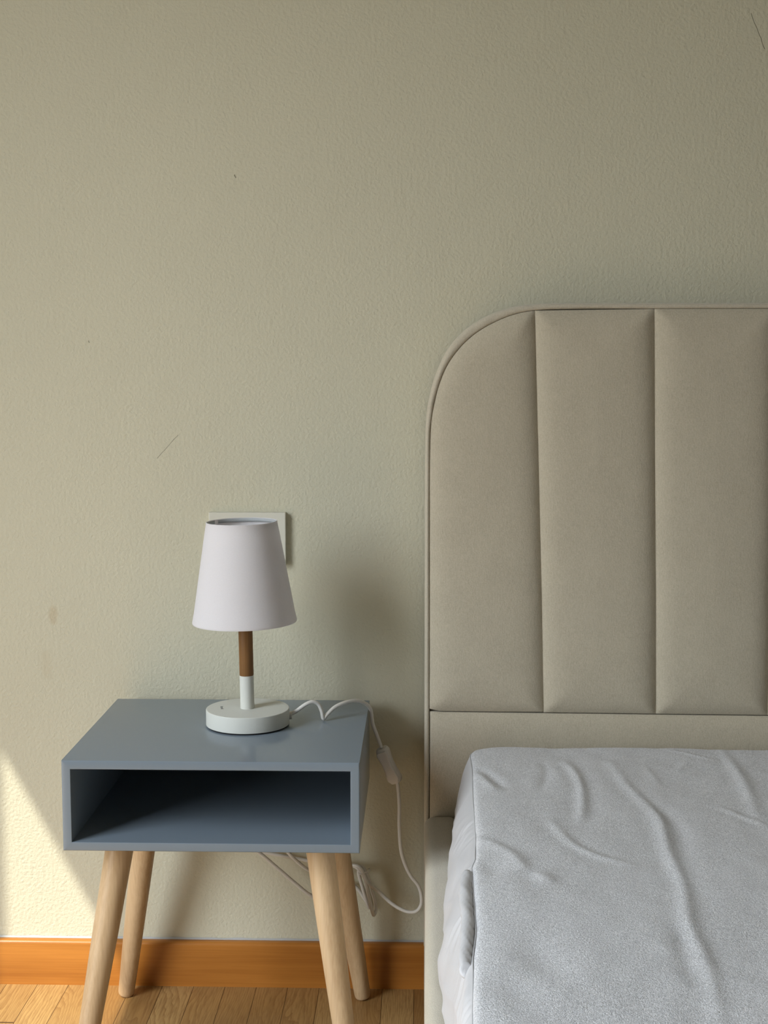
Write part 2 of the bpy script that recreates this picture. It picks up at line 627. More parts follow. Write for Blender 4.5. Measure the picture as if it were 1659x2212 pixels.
def panel_section():
    """(y, t) outline of a panel: t = 0 outer face, NT_ inner face; rounded front edges."""
    r1, r2 = 0.0013, 0.0008
    pts = [(NY1, 0.0), (NY1, NT_)]
    for k in range(5):
        a = math.pi / 2 * k / 4
        pts.append((NY0 + r2 - r2 * math.sin(a), NT_ - r2 + r2 * math.cos(a)))
    for k in range(5):
        a = math.pi / 2 * k / 4
        pts.append((NY0 + r1 - r1 * math.cos(a), r1 - r1 * math.sin(a)))
    return pts


def panel(name, side):
    bm = bmesh.new()
    rows = []
    sec = panel_section()
    for end in (0, 1):
        row = []
        for y, t in sec:
            if side in ('top', 'bottom'):
                x = NX0 + t if end == 0 else NX1 - t
                z = NZ1 - t if side == 'top' else NZ0 + t
            else:
                z = NZ0 + t if end == 0 else NZ1 - t
                x = NX0 + t if side == 'left' else NX1 - t
            row.append(bm.verts.new((x, y, z)))
        rows.append(row)
    grid_faces(bm, rows, True)
    bm.faces.new(rows[0])
    bm.faces.new(rows[1][::-1])
    return autosmooth(link(name, bm, M_BLUE, stand), 40)


panel('top_panel', 'top')
panel('bottom_panel', 'bottom')
panel('side_panel', 'left')
panel('side_panel', 'right')
link('back_panel', newbox(NX0 + NT_, NX1 - NT_, NY1 - 0.012, NY1 - 0.003, NZ0 + NT_, NZ1 - NT_), M_BLUE, stand)


def leg(top, foot):
    top, foot = Vector(top), Vector(foot)
    ax = (top - foot)
    L = ax.length
    q = ax.to_track_quat('Z', 'Y').to_matrix().to_4x4()
    mt = Matrix.Translation(foot) @ q
    bm = bmesh.new()
    prof = [(0.0085, 0.002), (0.0108, 0.0026), (0.0118, 0.0042), (0.0124, 0.007)]
    for k in range(1, 15):
        f = k / 14
        prof.append((0.0124 + (0.0190 - 0.0124) * (1 - (1 - f) ** 1.35), 0.007 + (L - 0.007) * f))
    lathe(bm, prof, 40, mat=mt)
    o = link('leg', bm, M_LEG, stand, True)
    bm = bmesh.new()
    lathe(bm, [(0.0075, 0.0), (0.0075, 0.0025)], 24, foot.x, foot.y)  # dark disc stands in for the thin shadow line below the foot
    sub(link('foot_shadow_disc', bm, M_DARK, label='dark disc for the thin shadow under the leg'), o)
    return o


leg((-0.404, -0.294, 0.347), (-0.459, -0.349, 0.0))
leg((-0.140, -0.294, 0.347), (-0.090, -0.349, 0.0))
leg((-0.404, -0.100, 0.347), (-0.459, -0.046, 0.0))
leg((-0.140, -0.100, 0.347), (-0.0905, -0.046, 0.0))

# ------------------------------------------------------------------ table lamp
LX, LY, LZ = -0.2475, -0.1790, NZ1
lamp = thing('table_lamp', 'small white table lamp with tapered shade and wood-sleeved post on the nightstand', 'lamp', (LX, LY, LZ))
R = 0.0588
bm = bmesh.new()
prof = [(R - 0.003, 0.0022)]
for k in range(5):
    a = math.pi / 2 * k / 4
    prof.append((R - 0.0008 + 0.0008 * math.sin(a), 0.0022 + 0.0008 - 0.0008 * math.cos(a)))
for k in range(7):
    a = math.pi / 2 * k / 6
    prof.append((R - 0.0012 + 0.0012 * math.cos(a), 0.0247 - 0.0012 + 0.0012 * math.sin(a)))
lathe(bm, [(r, LZ + z) for r, z in prof], 128, LX, LY)
base = autosmooth(link('base', bm, M_LAMPWHITE, lamp), 40)
bm = bmesh.new()
lathe(bm, [(R - 0.0022, LZ), (R - 0.0022, LZ + 0.0023)], 96, LX, LY)
sub(link('base_pad', bm, M_DARK, label='thin dark pad under the lamp base'), base)
# the small illegible grey print on the base
bm = bmesh.new()
d = Vector((0.0036, -0.0170, 0)).normalized()
s = Vector((-d.y, d.x, 0))
glyphs = [[(0, 0, 0, 1), (0, 1, .6, .8), (.6, .8, .6, .2), (.6, .2, 0, 0)], [(.3, 0, .3, .7)], [(0, 0, .6, 0), (.6, 0, .6, .7), (.6, .7, 0, .7), (0, .7, 0, 0)],
          [(0, 0, .6, .1), (.6, .1, 0, .5), (0, .5, .6, .7)], [(0, 0, 0, .7), (0, .7, .3, .4), (.3, .4, .6, .7), (.6, .7, .6, 0)], [(.3, 0, .3, .7)],
          [(0, 0, 0, .7), (0, .7, .6, .6), (.6, .6, .6, 0)], [(0, 0, 0, 1), (0, .4, .6, 0), (0, .4, .6, .7)]]
o0 = Vector((LX - 0.0400, LY + 0.0070, LZ + 0.02472))
gs, gh = 0.00215, 0.0042
for i, gl in enumerate(glyphs):
    for x0, y0, x1, y1 in gl:
        a = o0 + d * (i * gs + x0 * gs * 0.8) + s * (y0 * gh)
        b = o0 + d * (i * gs + x1 * gs * 0.8) + s * (y1 * gh)
        t = (b - a).normalized()
        w = Vector((-t.y, t.x, 0)) * 0.00028
        zt = Vector((0, 0, 0.00006))
        lo = [bm.verts.new(p) for p in (a - w, b - w, b + w, a + w)]
        hi = [bm.verts.new(p + zt) for p in (a - w, b - w, b + w, a + w)]
        bm.faces.new(hi)
        grid_faces(bm, [lo, hi], True)
sub(link('lettering', bm, M_INK, label='tiny dark grey print on the lamp base'), base)
lean = Matrix.Translation((LX, LY, LZ)) @ Matrix.Rotation(math.radians(-0.9), 4, 'Y')
bm = bmesh.new()
lathe(bm, [(0.0099, 0.0240), (0.0099, 0.0718)], 40, mat=lean)
autosmooth(link('post', bm, M_LAMPWHITE, lamp), 40)
bm = bmesh.new()
lathe(bm, [(0.0097, 0.0718), (0.0100, 0.0724), (0.0100, 0.170), (0.0096, 0.1706)], 40, mat=lean)
autosmooth(link('wood_sleeve', bm, M_SLEEVE, lamp, label='brown wooden sleeve of the lamp post'), 40)
bm = bmesh.new()
lathe(bm, [(0.0125, 0.1706), (0.0135, 0.176), (0.0135, 0.205), (0.012, 0.208)], 32, mat=lean)
autosmooth(link('bulb_socket', bm, M_LAMPWHITE, lamp), 40)
bm = bmesh.new()
lathe(bm, [(0.009, 0.208), (0.010, 0.212), (0.0165, 0.222), (0.0185, 0.232), (0.016, 0.243), (0.009, 0.250), (0.001, 0.2525)], 32, mat=lean)
link('bulb', bm, M_BULB, lamp, True)
tilt = Matrix.Translation((LX, LY, LZ)) @ Matrix.Rotation(math.radians(-1.15), 4, 'Y')
SB, ST, RB, RT = 0.1490, 0.2900, 0.0730, 0.0497
bm = bmesh.new()
prof = [(RB - 0.0012, SB), (RB, SB - 0.0006), (RB + 0.0004, SB + 0.0004), (RB, SB + 0.003)]
prof += [(RB + (RT - RB) * f, SB + (ST - SB) * f) for f in (0.1, 0.3, 0.5, 0.7, 0.9)]
prof += [(RT, ST - 0.002), (RT + 0.0002, ST), (RT - 0.0006, ST + 0.0006), (RT - 0.0013, ST)]
prof += [(RB + (RT - RB) * f - 0.0013, SB + (ST - SB) * f) for f in (0.9, 0.6, 0.3)]
prof.append(prof[0])
rows = []
SEG = 128
for r, z in prof[:-1]:
    rows.append([bm.verts.new(tilt @ Vector((r * math.cos(2 * math.pi * i / SEG), r * math.sin(2 * math.pi * i / SEG), z))) for i in range(SEG)])
grid_faces(bm, rows + [rows[0]], True)
shade = autosmooth(link('lamp_shade', bm, M_SHADE, lamp), 50)
bm = bmesh.new()
rows = [[], [], [], []]
for i in range(121):
    a = math.radians(150) + 2 * math.pi * i / 120 * 0.975
    wob = 0.0004 * noise.noise(Vector((a * 3, 1, 0)))
    for q, (r, z) in enumerate(((RT - 0.0014, ST - 0.0004), (RT - 0.0021 + wob, ST - 0.0006), (RT - 0.0018 + wob, ST - 0.0055), (RT - 0.0011, ST - 0.0055))):
        rows[q].append(bm.verts.new(tilt @ Vector((r * math.cos(a), r * math.sin(a), z))))
grid_faces(bm, rows)
sub(link('rim_tape', bm, M_RIM, smooth=True, label='grey tape inside the top rim of the shade'), shade)
bm = bmesh.new()
for k in range(3):
    a = math.radians(30 + 120 * k)
    tube(bm, [tilt @ Vector((0.013 * math.cos(a), 0.013 * math.sin(a), 0.203)), tilt @ Vector(((RT + 0.007) * math.cos(a), (RT + 0.007) * math.sin(a), 0.225))], 0.0011, 8)
sub(link('shade_carrier', bm, M_METAL, smooth=True), shade)

# power cord: leaves the base, loops over the table, hangs behind the right legs, is bundled and runs back under the table
CR = 0.0028
seg1 = [(-0.1905, -0.1700, 0.4770), (-0.1800, -0.165, 0.4819), (-0.1667, -0.163, 0.4912), (-0.1574, -0.160, 0.4942), (-0.1495, -0.157, 0.4905),
        (-0.1445, -0.1555, 0.4800), (-0.1418, -0.1548, 0.4686), (-0.1372, -0.152, 0.4735), (-0.1267, -0.145, 0.4825), (-0.1134, -0.135, 0.4868),
        (-0.0981, -0.120, 0.4865), (-0.0862, -0.105, 0.4800), (-0.0775, -0.088, 0.4670), (-0.0742, -0.072, 0.4392), (-0.0679, -0.064, 0.4190),
        (-0.0617, -0.060, 0.4000)]
SW0, SW1 = Vector((-0.0612, -0.0600, 0.3985)), Vector((-0.0385, -0.0570, 0.3470))
seg2 = [tuple(SW1), (-0.0372, -0.057, 0.3400), (-0.0348, -0.057, 0.3108), (-0.0348, -0.055, 0.2748), (-0.0306, -0.052, 0.2310), (-0.0187, -0.050, 0.1995),
        (-0.0055, -0.050, 0.1815), (-0.0010, -0.050, 0.1655), (-0.0016, -0.050, 0.1510), (-0.0090, -0.049, 0.1410), (-0.0222, -0.046, 0.1390),
        (-0.0434, -0.040, 0.1470), (-0.0680, -0.034, 0.1665), (-0.0821, -0.030, 0.1770), (-0.0941, -0.025, 0.1925), (-0.1040, -0.021, 0.2005),
        (-0.1369, -0.013, 0.2015), (-0.1762, -0.009, 0.2045), (-0.2084, -0.009, 0.2105), (-0.2406, -0.010, 0.2165), (-0.2700, -0.014, 0.2240),
        (-0.2900, -0.026, 0.2380), (-0.2850, -0.045, 0.2480), (-0.2640, -0.050, 0.2410), (-0.2489, -0.045, 0.2290), (-0.2207, -0.038, 0.2015),
        (-0.1925, -0.030, 0.1730), (-0.1748, -0.024, 0.1560), (-0.1642, -0.019, 0.1500), (-0.1480, -0.014, 0.1560), (-0.1300, -0.014, 0.1790),
        (-0.1100, -0.020, 0.2010), (-0.0960, -0.026, 0.2010), (-0.0890, -0.028, 0.1880), (-0.0830, -0.029, 0.1600), (-0.0770, -0.029, 0.1330),
        (-0.0745, -0.026, 0.1250), (-0.0715, -0.022, 0.1320), (-0.0780, -0.020, 0.1640), (-0.0880, -0.021, 0.1930), (-0.0940, -0.018, 0.2000),
        (-0.0985, -0.015, 0.1920), (-0.0920, -0.013, 0.1620), (-0.0830, -0.011, 0.1320), (-0.0810, -0.008, 0.1300), (-0.0900, -0.007, 0.1440), (-0.1040, -0.008, 0.1630),
        (-0.1357, -0.012, 0.1780), (-0.1711, -0.026, 0.1940), (-0.1852, -0.034, 0.2060), (-0.2049, -0.042, 0.2290), (-0.2200, -0.040, 0.2500), (-0.2400, -0.020, 0.3000), (-0.2500, -0.014, 0.3600), (-0.2520, -0.014, 0.4200)]
bm = bmesh.new()
tube(bm, catmull(seg1, 8), CR, 12)
tube(bm, catmull(seg2, 8), CR, 12)
cord = link('power_cord', bm, M_CORD, lamp, True)
bm = bmesh.new()
gm = Matrix.Translation((LX + R - 0.001, -0.1700, 0.4770)) @ Matrix.Rotation(math.pi / 2, 4, 'Y')
lathe(bm, [(0.0056, -0.002), (0.0056, 0.0032), (0.0048, 0.0042)], 24, mat=gm)
sub(autosmooth(link('cord_grommet', bm, M_CORD), 40), cord)
bm = bmesh.new()
for c0, ax in (((-0.0895, -0.0225, 0.1930), (0.35, 0, -1)),):
    c0 = Vector(c0)
    ax = Vector(ax).normalized()
    q = ax.to_track_quat('Z', 'Y')
    ring = [c0 + q @ Vector((0.0078 * math.cos(2 * math.pi * i / 24), 0.0092 * math.sin(2 * math.pi * i / 24), 0.001 * math.sin(i))) for i in range(25)]
    tube(bm, ring, 0.0009, 8)
sub(link('twist_tie', bm, M_SWITCH, smooth=True, label='white tie around the bundled cord'), cord)

# inline switch: waisted rocker body
ax = (SW1 - SW0)
SL = ax.length
zx = ax.normalized()
fr = Vector((-0.35, -1, 0.0))
fr = (fr - zx * fr.dot(zx)).normalized()
sd = zx.cross(fr)


def switch_body(w_scale, d0, d1, l0, l1):
    bm = bmesh.new()
    rows = []
    for k in range(21):
        f = k / 20
        g = l0 + (l1 - l0) * f
        end = min(1.0, (math.sin(math.pi * min(max(f, 0.0), 1.0)) / 0.32)) if f not in (0, 1) else 0.0
        rr = 0.72 + 0.28 * math.sqrt(min(1, end))
        w = (0.0094 + 0.0013 * math.cos(2 * math.pi * f)) * w_scale * rr
        c = SW0 + ax * g
        row = []
        for i in range(24):
            a = 2 * math.pi * i / 24
            ca, sa = math.cos(a), math.sin(a)
            e = 2 / 3.2
            px = math.copysign(abs(ca) ** e, ca) * w
            hh = (d1 - d0) / 2 * (0.8 + 0.2 * rr)
            py = math.copysign(abs(sa) ** e, sa) * hh + (d0 + d1) / 2
            row.append(bm.verts.new(c + sd * px + fr * py))
        rows.append(row)
    grid_faces(bm, rows, True)
    bm.faces.new(rows[0][::-1])
    bm.faces.new(rows[-1])
    return bm


sw = link('inline_switch', switch_body(1.0, -0.0085, 0.0085, -0.02, 1.0), M_SWITCH, lamp, False, 'white rocker switch on the lamp cord')
autosmooth(sw, 50)
o = link('rocker', switch_body(0.90, 0.0060, 0.0105, 0.05, 0.94), M_SWITCH)
autosmooth(o, 50)
sub(o, sw)

# ------------------------------------------------------------------ bed
W = 1.350
bed = thing('bed', 'beige upholstered bed with channel-tufted headboard and padded side rail', 'bed', (W / 2, -1.05, 0))
OUTL = [(0.0028, 0.10), (0.0026, 0.5577), (0.0025, 0.6954), (0.0024, 0.8311), (0.0030, 0.8781), (0.0049, 0.9049), (0.0095, 0.9316), (0.0194, 0.9636),
        (0.0352, 0.9961), (0.0597, 1.0232), (0.0894, 1.0423), (0.1225, 1.0544), (0.1621, 1.0599), (0.2216, 1.0607), (0.3337, 1.0607)]
SEAM = [(0.0102, 0.10), (0.0100, 0.5609), (0.0094, 0.8322), (0.0103, 0.8788), (0.0128, 0.9021), (0.0181, 0.9286), (0.0298, 0.9636), (0.0462, 0.9900),
        (0.0692, 1.0136), (0.0955, 1.0306), (0.1282, 1.0443), (0.1591, 1.0503), (0.2200, 1.0525), (0.3313, 1.0525)]


def smooth_poly(pts, per=6):
    return [(p.x, p.z) for p in catmull([(x, 0, z) for x, z in pts], per)]


def mirror(pts):
    return pts + [(W - x, z) for x, z in reversed(pts)]


out_c = mirror(smooth_poly(OUTL))
seam_c = mirror(smooth_poly(SEAM))
Y0 = -0.086     # depth of the stitched seams

hb = link('headboard', bmesh.new(), M_BACKING, bed)
bm = bmesh.new()
# inner board behind the upholstery
inner = [(x, z) for x, z in seam_c]
f1 = [bm.verts.new((x, Y0 + 0.006, z)) for x, z in inner]
f2 = [bm.verts.new((x, -0.018, z)) for x, z in inner]
grid_faces(bm, [f1, f2], True)
bm.faces.new(f1)
bm.faces.new(f2[::-1])
bmesh.ops.recalc_face_normals(bm, faces=bm.faces)
bm.to_mesh(hb.data)
bm.free()


def resample(pts, step):
    out = []
    for (a, b) in zip(pts, pts[1:]):
        a, b = Vector(a), Vector(b)
        n = max(1, int(math.ceil((b - a).length / step)))
        out += [a.lerp(b, k / n) for k in range(n)]
    out.append(Vector(pts[-1]))
    return out


# edge band: from the seam, over a rounded rim, back to the wall side
N = 420
o_r, s_r = resample(out_c, 0.001), resample(seam_c, 0.001)


def at(lst, f):
    x = f * (len(lst) - 1)
    i = min(int(x), len(lst) - 2)
    return lst[i].lerp(lst[i + 1], x - i)


# pair by nearest point so the band keeps an even width
oarr = np.array([(p.x, p.y) for p in o_r])
pairs = []
last = 0
for k in range(N + 1):
    s_ = at(s_r, k / N)
    if k == 0:
        j = 0
    elif k == N:
        j = len(oarr) - 1
    else:
        d2 = (oarr[:, 0] - s_.x) ** 2 + (oarr[:, 1] - s_.y) ** 2
        j = max(last, int(d2.argmin()))
    last = j
    pairs.append((s_, Vector(oarr[j])))
bm = bmesh.new()
rows = []
arc = 0.0
for k, (s_, o_) in enumerate(pairs):
    pk = 0.0010 * noise.noise(Vector((k * 0.35, 3.1, 0))) + 0.0005 * noise.noise(Vector((k * 0.09, 7.7, 0)))
    prof = [(-0.02, Y0 + 0.004), (0.02, Y0 + 0.0004), (0.10, Y0 - 0.0012), (0.25, Y0 - 0.0022 + pk), (0.50, Y0 - 0.0027 + pk), (0.74, Y0 - 0.0016 + pk), (0.90, Y0 + 0.0012), (0.985, Y0 + 0.0060),
            (1.0, Y0 + 0.012), (1.0, -0.040), (0.98, -0.020), (0.6, -0.016)]
    rows.append([bm.verts.new((s_.x + (o_.x - s_.x) * f, y, s_.y + (o_.y - s_.y) * f)) for f, y in prof])
grid_faces(bm, rows)
sub(link('edge_band', bm, M_BAND, smooth=True, label='narrow stitched band around the headboard edge'), hb)


def cushion(poly, bulge, radius, rings, y0, crown=0.0, inset=0.0006, seed=0.0, step=0.006):
    P = resample(list(poly) + [poly[0]], step)[:-1]
    A = np.array([(p.x, p.y) for p in P])
    c = A.mean(axis=0)
    xmin, xmax, zmin, zmax = A[:, 0].min(), A[:, 0].max(), A[:, 1].min(), A[:, 1].max()
    c = np.array([(xmin + xmax) / 2, (zmin + zmax) / 2])
    B = np.roll(A, -1, axis=0)
    D = B - A
    L2 = (D ** 2).sum(axis=1)
    bm = bmesh.new()
    rows = []
    for t in rings:
        Q = c + (A - c) * t
        ap = Q[:, None, :] - A[None, :, :]
        u = np.clip((ap * D[None]).sum(axis=2) / L2[None], 0, 1)
        dist = np.sqrt(((ap - u[..., None] * D[None]) ** 2).sum(axis=2)).min(axis=1)
        row = []
        for (x, z), d in zip(Q, dist):
            h = bulge * (1 - math.exp(-d / radius)) + crown * (1 - math.exp(-d / (radius * 5)))
            h += 0.0010 * noise.noise(Vector((x * 14 + seed, z * 9, seed))) * (1 - math.exp(-d / 0.02))
            if d < 0.03:
                h += 0.0007 * math.exp(-d / 0.012) * (1 - math.exp(-d / 0.002)) * noise.noise(Vector((x * 110 + seed, z * 110, 5.0)))
            row.append(bm.verts.new((x, y0 - h, z)))
        rows.append(row)
    grid_faces(bm, rows, True)
    bm.faces.new(rows[-1])
    # close the rim back towards the board
    back = [bm.verts.new((v.co.x, y0 + 0.004, v.co.z)) for v in rows[0]]
    grid_faces(bm, [back, rows[0]], True)
    return bm


RINGS = [0.9992, 0.9965, 0.992, 0.986, 0.978, 0.968, 0.955, 0.94, 0.92, 0.895, 0.865, 0.83, 0.79, 0.74, 0.68, 0.61, 0.53, 0.44, 0.34, 0.23, 0.11]
# channel seams: x at the top and at the bottom of the tufted area
S1 = [(0.1591, 1.0503), (0.1620, 0.965), (0.1669, 0.8325), (0.1739, 0.6302), (0.1786, 0.4632)]
S2 = [(0.3294, 1.0525), (0.3345, 0.8328), (0.3400, 0.6310), (0.3434, 0.4623)]
S3 = [(0.5035, 1.0525), (0.5045, 0.8), (0.5065, 0.46)]
S4 = [(0.6750, 1.0525), (0.6750, 0.46)]
seams = [S1, S2, S3, S4] + [[(W - x, z) for x, z in s_] for s_ in (S3, S2, S1)]


def hz(x):
    x = min(x, W - x)
    if x < 0.0253:
        return 0.4662 + (0.4635 - 0.4662) * max(0.0, (x - 0.0131) / 0.0122)
    return 0.4635 - 0.0028 * min(1.0, x / 0.5)


left_edge = smooth_poly(SEAM)
arc1 = [p for p in left_edge if p[1] > 0.470 and p[0] < 0.1591 - 0.003]
labels = ['', '']
for k in range(8):
    if k == 0:
        poly = [(0.0101, 0.4668)] + arc1 + [(0.1588, 1.0500)] + S1[1:] + [(0.10, hz(0.10)), (0.0253, hz(0.0253))]
    elif k == 7:
        poly = [(W - x, z) for x, z in ([(0.0101, 0.4668)] + arc1 + [(0.1588, 1.0500)] + S1[1:] + [(0.10, hz(0.10)), (0.0253, hz(0.0253))])]
    else:
        a, b = seams[k - 1], seams[k]
        poly = [(a[-1][0], hz(a[-1][0]))] + list(reversed(a[:-1])) + b[:-1] + [(b[-1][0], hz(b[-1][0]))]
    sub(link('channel_cushion', cushion(poly, 0.0105, 0.0125, RINGS, Y0, 0.005, seed=k * 3.7), M_FABRIC, smooth=True), hb)
poly = [(0.0102, 0.102), (0.0101, 0.463)] + [(x, hz(x) - 0.0012) for x in (0.0253, 0.1786, 0.3434, 0.5065, 0.675, 0.8435, 1.0066, 1.1714, W - 0.0253)] + [(W - 0.0101, 0.463), (W - 0.0102, 0.102)]
RL = [0.9985, 0.997, 0.995, 0.992, 0.988, 0.983, 0.975, 0.965, 0.95, 0.92, 0.87, 0.8, 0.7, 0.55, 0.35, 0.15]
sub(link('lower_panel', cushion(poly, 0.0075, 0.008, RL, Y0, 0.002, seed=40.0, step=0.012), M_FABRIC, smooth=True), hb)


def rail_profile(w, z0, z1, r):
    pts = [(0, z0), (w, z0)]
    for k in range(9):
        a = math.pi / 2 * k / 8
        pts.append((w - r + r * math.cos(a), z1 - r + r * math.sin(a)))
    for k in range(9):
        a = math.pi / 2 * k / 8
        pts.append((r - r * math.sin(a), z1 - r + r * math.cos(a)))
    return pts


RZ = 0.3095


def side_rail(x0, flip):
    bm = bmesh.new()
    rows = []
    pr = rail_profile(0.050, 0.07, RZ, 0.014)
    n = 120
    for k in range(n + 1):
        y = -0.097 - (2.02 - 0.097) * (k / n) ** 1.2
        e = min(1.0, k / 5)
        rows.append([])
        for x, z in pr:
            dz = 0.0012 * noise.noise(Vector((y * 7, x * 30, 0.3))) if z > 0.2 else 0
            bz = -0.004 * (1 - e) ** 2 if z > 0.2 else 0.0
            X = x0 + (0.05 - x if flip else x) + (0.0015 * noise.noise(Vector((y * 5, 2.2, z * 6))))
            rows[-1].append(bm.verts.new((X, y, z + dz + bz)))
    grid_faces(bm, rows, True)
    bm.faces.new(rows[0])
    bm.faces.new(rows[-1][::-1])
    return autosmooth(link('side_rail', bm, M_RAIL, bed), 50)


side_rail(0.0035, False)
side_rail(W - 0.0535, True)
link('foot_rail', newbox(0.0035, W - 0.0035, -2.07, -2.022, 0.07, RZ, 0.012, 4), M_RAIL, bed)
for x, y in ((0.03, -0.30), (W - 0.03, -0.30), (0.03, -1.98), (W - 0.03, -1.98)):
    bm = bmesh.new()
    lathe(bm, [(0.016, 0.0), (0.018, 0.004), (0.02, 0.07)], 20, x, y)
    link('bed_foot', bm, M_DARK, bed)
link('mattress_base', newbox(0.056, W - 0.056, -2.015, -0.125, 0.17, 0.20), M_BACKING, bed)

# ------------------------------------------------------------------ mattress in its protector
MX1 = 1.300
mat_ = thing('mattress', 'mattress in a wrinkled white terry protector lying in the bed frame', 'mattress', (W / 2, -1.06, 0.20))
MZ = 0.4200
SEAMX = [(-2.0, 0.043), (-0.9799, 0.0434), (-0.8389, 0.0484), (-0.7618, 0.0543), (-0.6754, 0.0551), (-0.5923, 0.0560), (-0.5624, 0.0608), (-0.4826, 0.0643),
         (-0.3566, 0.0660), (-0.1986, 0.0697), (-0.150, 0.0690)]
WR = [  # crease paths on the top (x, y), height, width
    ([(0.2, -0.2007), (0.2069, -0.2454), (0.2092, -0.3089), (0.2, -0.4061), (0.1915, -0.4563)], 0.0052, 0.0070),
    ([(0.2621, -0.199), (0.2702, -0.3071), (0.2891, -0.4307), (0.2816, -0.5549), (0.2788, -0.6555), (0.2649, -0.768), (0.2635, -0.8644), (0.2508, -0.9841)], 0.0050, 0.0085),
    ([(0.4311, -0.135), (0.4293, -0.2607), (0.4119, -0.4326)], 0.0046, 0.0090),
    ([(0.0755, -0.2157), (0.0927, -0.2595), (0.1082, -0.3158)], -0.0040, 0.0070),
    ([(0.0730, -0.2457), (0.0860, -0.2895), (0.0960, -0.3358)], 0.0035, 0.0070),
    ([(0.1566, -0.4521), (0.1758, -0.5345), (0.2027, -0.5753), (0.2312, -0.5937)], 0.0034, 0.0070),
    ([(0.0645, -0.5055), (0.0994, -0.56), (0.1118, -0.6073), (0.1337, -0.6488)], 0.0040, 0.0090),
    ([(0.3754, -0.3975), (0.4166, -0.462)], 0.0030, 0.0060),
    ([(0.3521, -0.1324), (0.3865, -0.1604), (0.4112, -0.1832)], 0.0024, 0.0050),
    ([(0.2536, -0.7797), (0.246, -0.8447), (0.2451, -0.8942)], -0.0025, 0.010),
    ([(0.1697, -0.2016), (0.1693, -0.2573), (0.1526, -0.3307)], -0.0030, 0.0080),
    ([(0.3755, -0.1842), (0.3458, -0.2414)], 0.0024, 0.0060),
    ([(0.3083, -0.2203), (0.3129, -0.3059)], 0.0022, 0.0070),
    ([(0.2840, -0.3600), (0.3060, -0.4600), (0.3000, -0.5600)], -0.0026, 0.0110),
    ([(0.0768, -0.5908), (0.0800, -0.6300)], -0.0055, 0.014),
    ([(0.1166, -0.6115), (0.1200, -0.6300)], -0.0040, 0.012),
    ([(0.1321, -0.6250), (0.1350, -0.6600)], 0.0045, 0.012),
    ([(0.0800, -0.8800), (0.0850, -0.9400)], -0.0035, 0.018),
    ([(0.1085, -0.8100), (0.1200, -0.8900)], -0.0040, 0.020),
    ([(0.40, -0.62), (0.44, -0.80)], 0.0025, 0.02),
    ([(0.20, -1.05), (0.23, -1.4)], 0.004, 0.02),
]
WRS = []
for path, hgt, wid in WR:
    pts = catmull([(x, y, 0) for x, y in path], 6)
    WRS.append((np.array([(p.x, p.y) for p in pts]), hgt, wid))


def top_height(X, Y):
    Z = np.zeros_like(X)
    for A, hgt, wid in WRS:
        a, b = A[:-1], A[1:]
        best = np.full(X.shape, 1e9)
        par = np.zeros_like(X)
        n = len(a)
        for i in range(n):
            d = b[i] - a[i]
            L2 = max((d ** 2).sum(), 1e-12)
            u = np.clip(((X - a[i, 0]) * d[0] + (Y - a[i, 1]) * d[1]) / L2, 0, 1)
            dd = (X - a[i, 0] - u * d[0]) ** 2 + (Y - a[i, 1] - u * d[1]) ** 2
            m_ = dd < best
            best = np.where(m_, dd, best)
            par = np.where(m_, (i + u) / n, par)
        fade = 0.25 + 0.75 * np.sin(np.pi * np.clip(par, 0.02, 0.98)) ** 0.6
        r_ = np.sqrt(best)
        wid = 0.85 * wid
        Z += 0.5 * hgt * fade * (np.exp(-(r_ / wid) ** 2) - 0.25 * np.exp(-((r_ - 2.2 * wid) / (1.4 * wid)) ** 2))
    return Z


ys = [-0.112 - 0.0022 * i for i in range(22)]
while ys[-1] > -1.12:
    ys.append(ys[-1] - 0.0038)
while ys[-1] > -1.99:
    ys.append(ys[-1] - 0.03)
ds = [0.0, 0.0006, 0.0015, 0.003, 0.005, 0.0075]
while ds[-1] < 0.50:
    ds.append(ds[-1] + 0.0032)
while ds[-1] < 1.24:
    ds.append(ds[-1] + 0.03)
ds = np.array(ds)
ds = ds / ds[-1]
YY = np.repeat(np.array(ys)[:, None], len(ds), axis=1)
SX = np.array([interp(SEAMX, y) for y in ys])
pull = np.array([0.011 * math.exp(-((y + 0.112) / 0.014) ** 2) for y in ys])
SX = SX + pull
XX = SX[:, None] + ds[None, :] * (MX1 - SX[:, None])
ZZ = MZ + top_height(XX, YY)
for i in range(len(ys)):
    for j in range(len(ds)):
        ZZ[i, j] += 0.0022 * noise.noise(Vector((XX[i, j] * 9, YY[i, j] * 7, 1.7))) + 0.0009 * noise.noise(Vector((XX[i, j] * 34, YY[i, j] * 26, 4.2)))
dS = XX - SX[:, None]
ZZ -= 0.0050 * np.exp(-dS / 0.0022) + 0.0045 * np.exp(-dS / 0.018)
RB_ = 0.016
back_d = np.clip((YY + 0.112 + RB_) / RB_, 0, 1)
ZZ -= RB_ * (1 - np.sqrt(1 - np.minimum(back_d, 0.9999) ** 2)) * 0.75
bm = bmesh.new()
rows = [[bm.verts.new((XX[i, j], YY[i, j], ZZ[i, j])) for j in range(len(ds))] for i in range(len(ys))]
low = [[bm.verts.new((v.co.x, -0.1115, v.co.z - dz)) for v in rows[0]] for dz in (0.012, 0.05, 0.15, 0.205)]
grid_faces(bm, low[::-1] + rows)
link('terry_top', bm, M_TERRY, mat_, True)

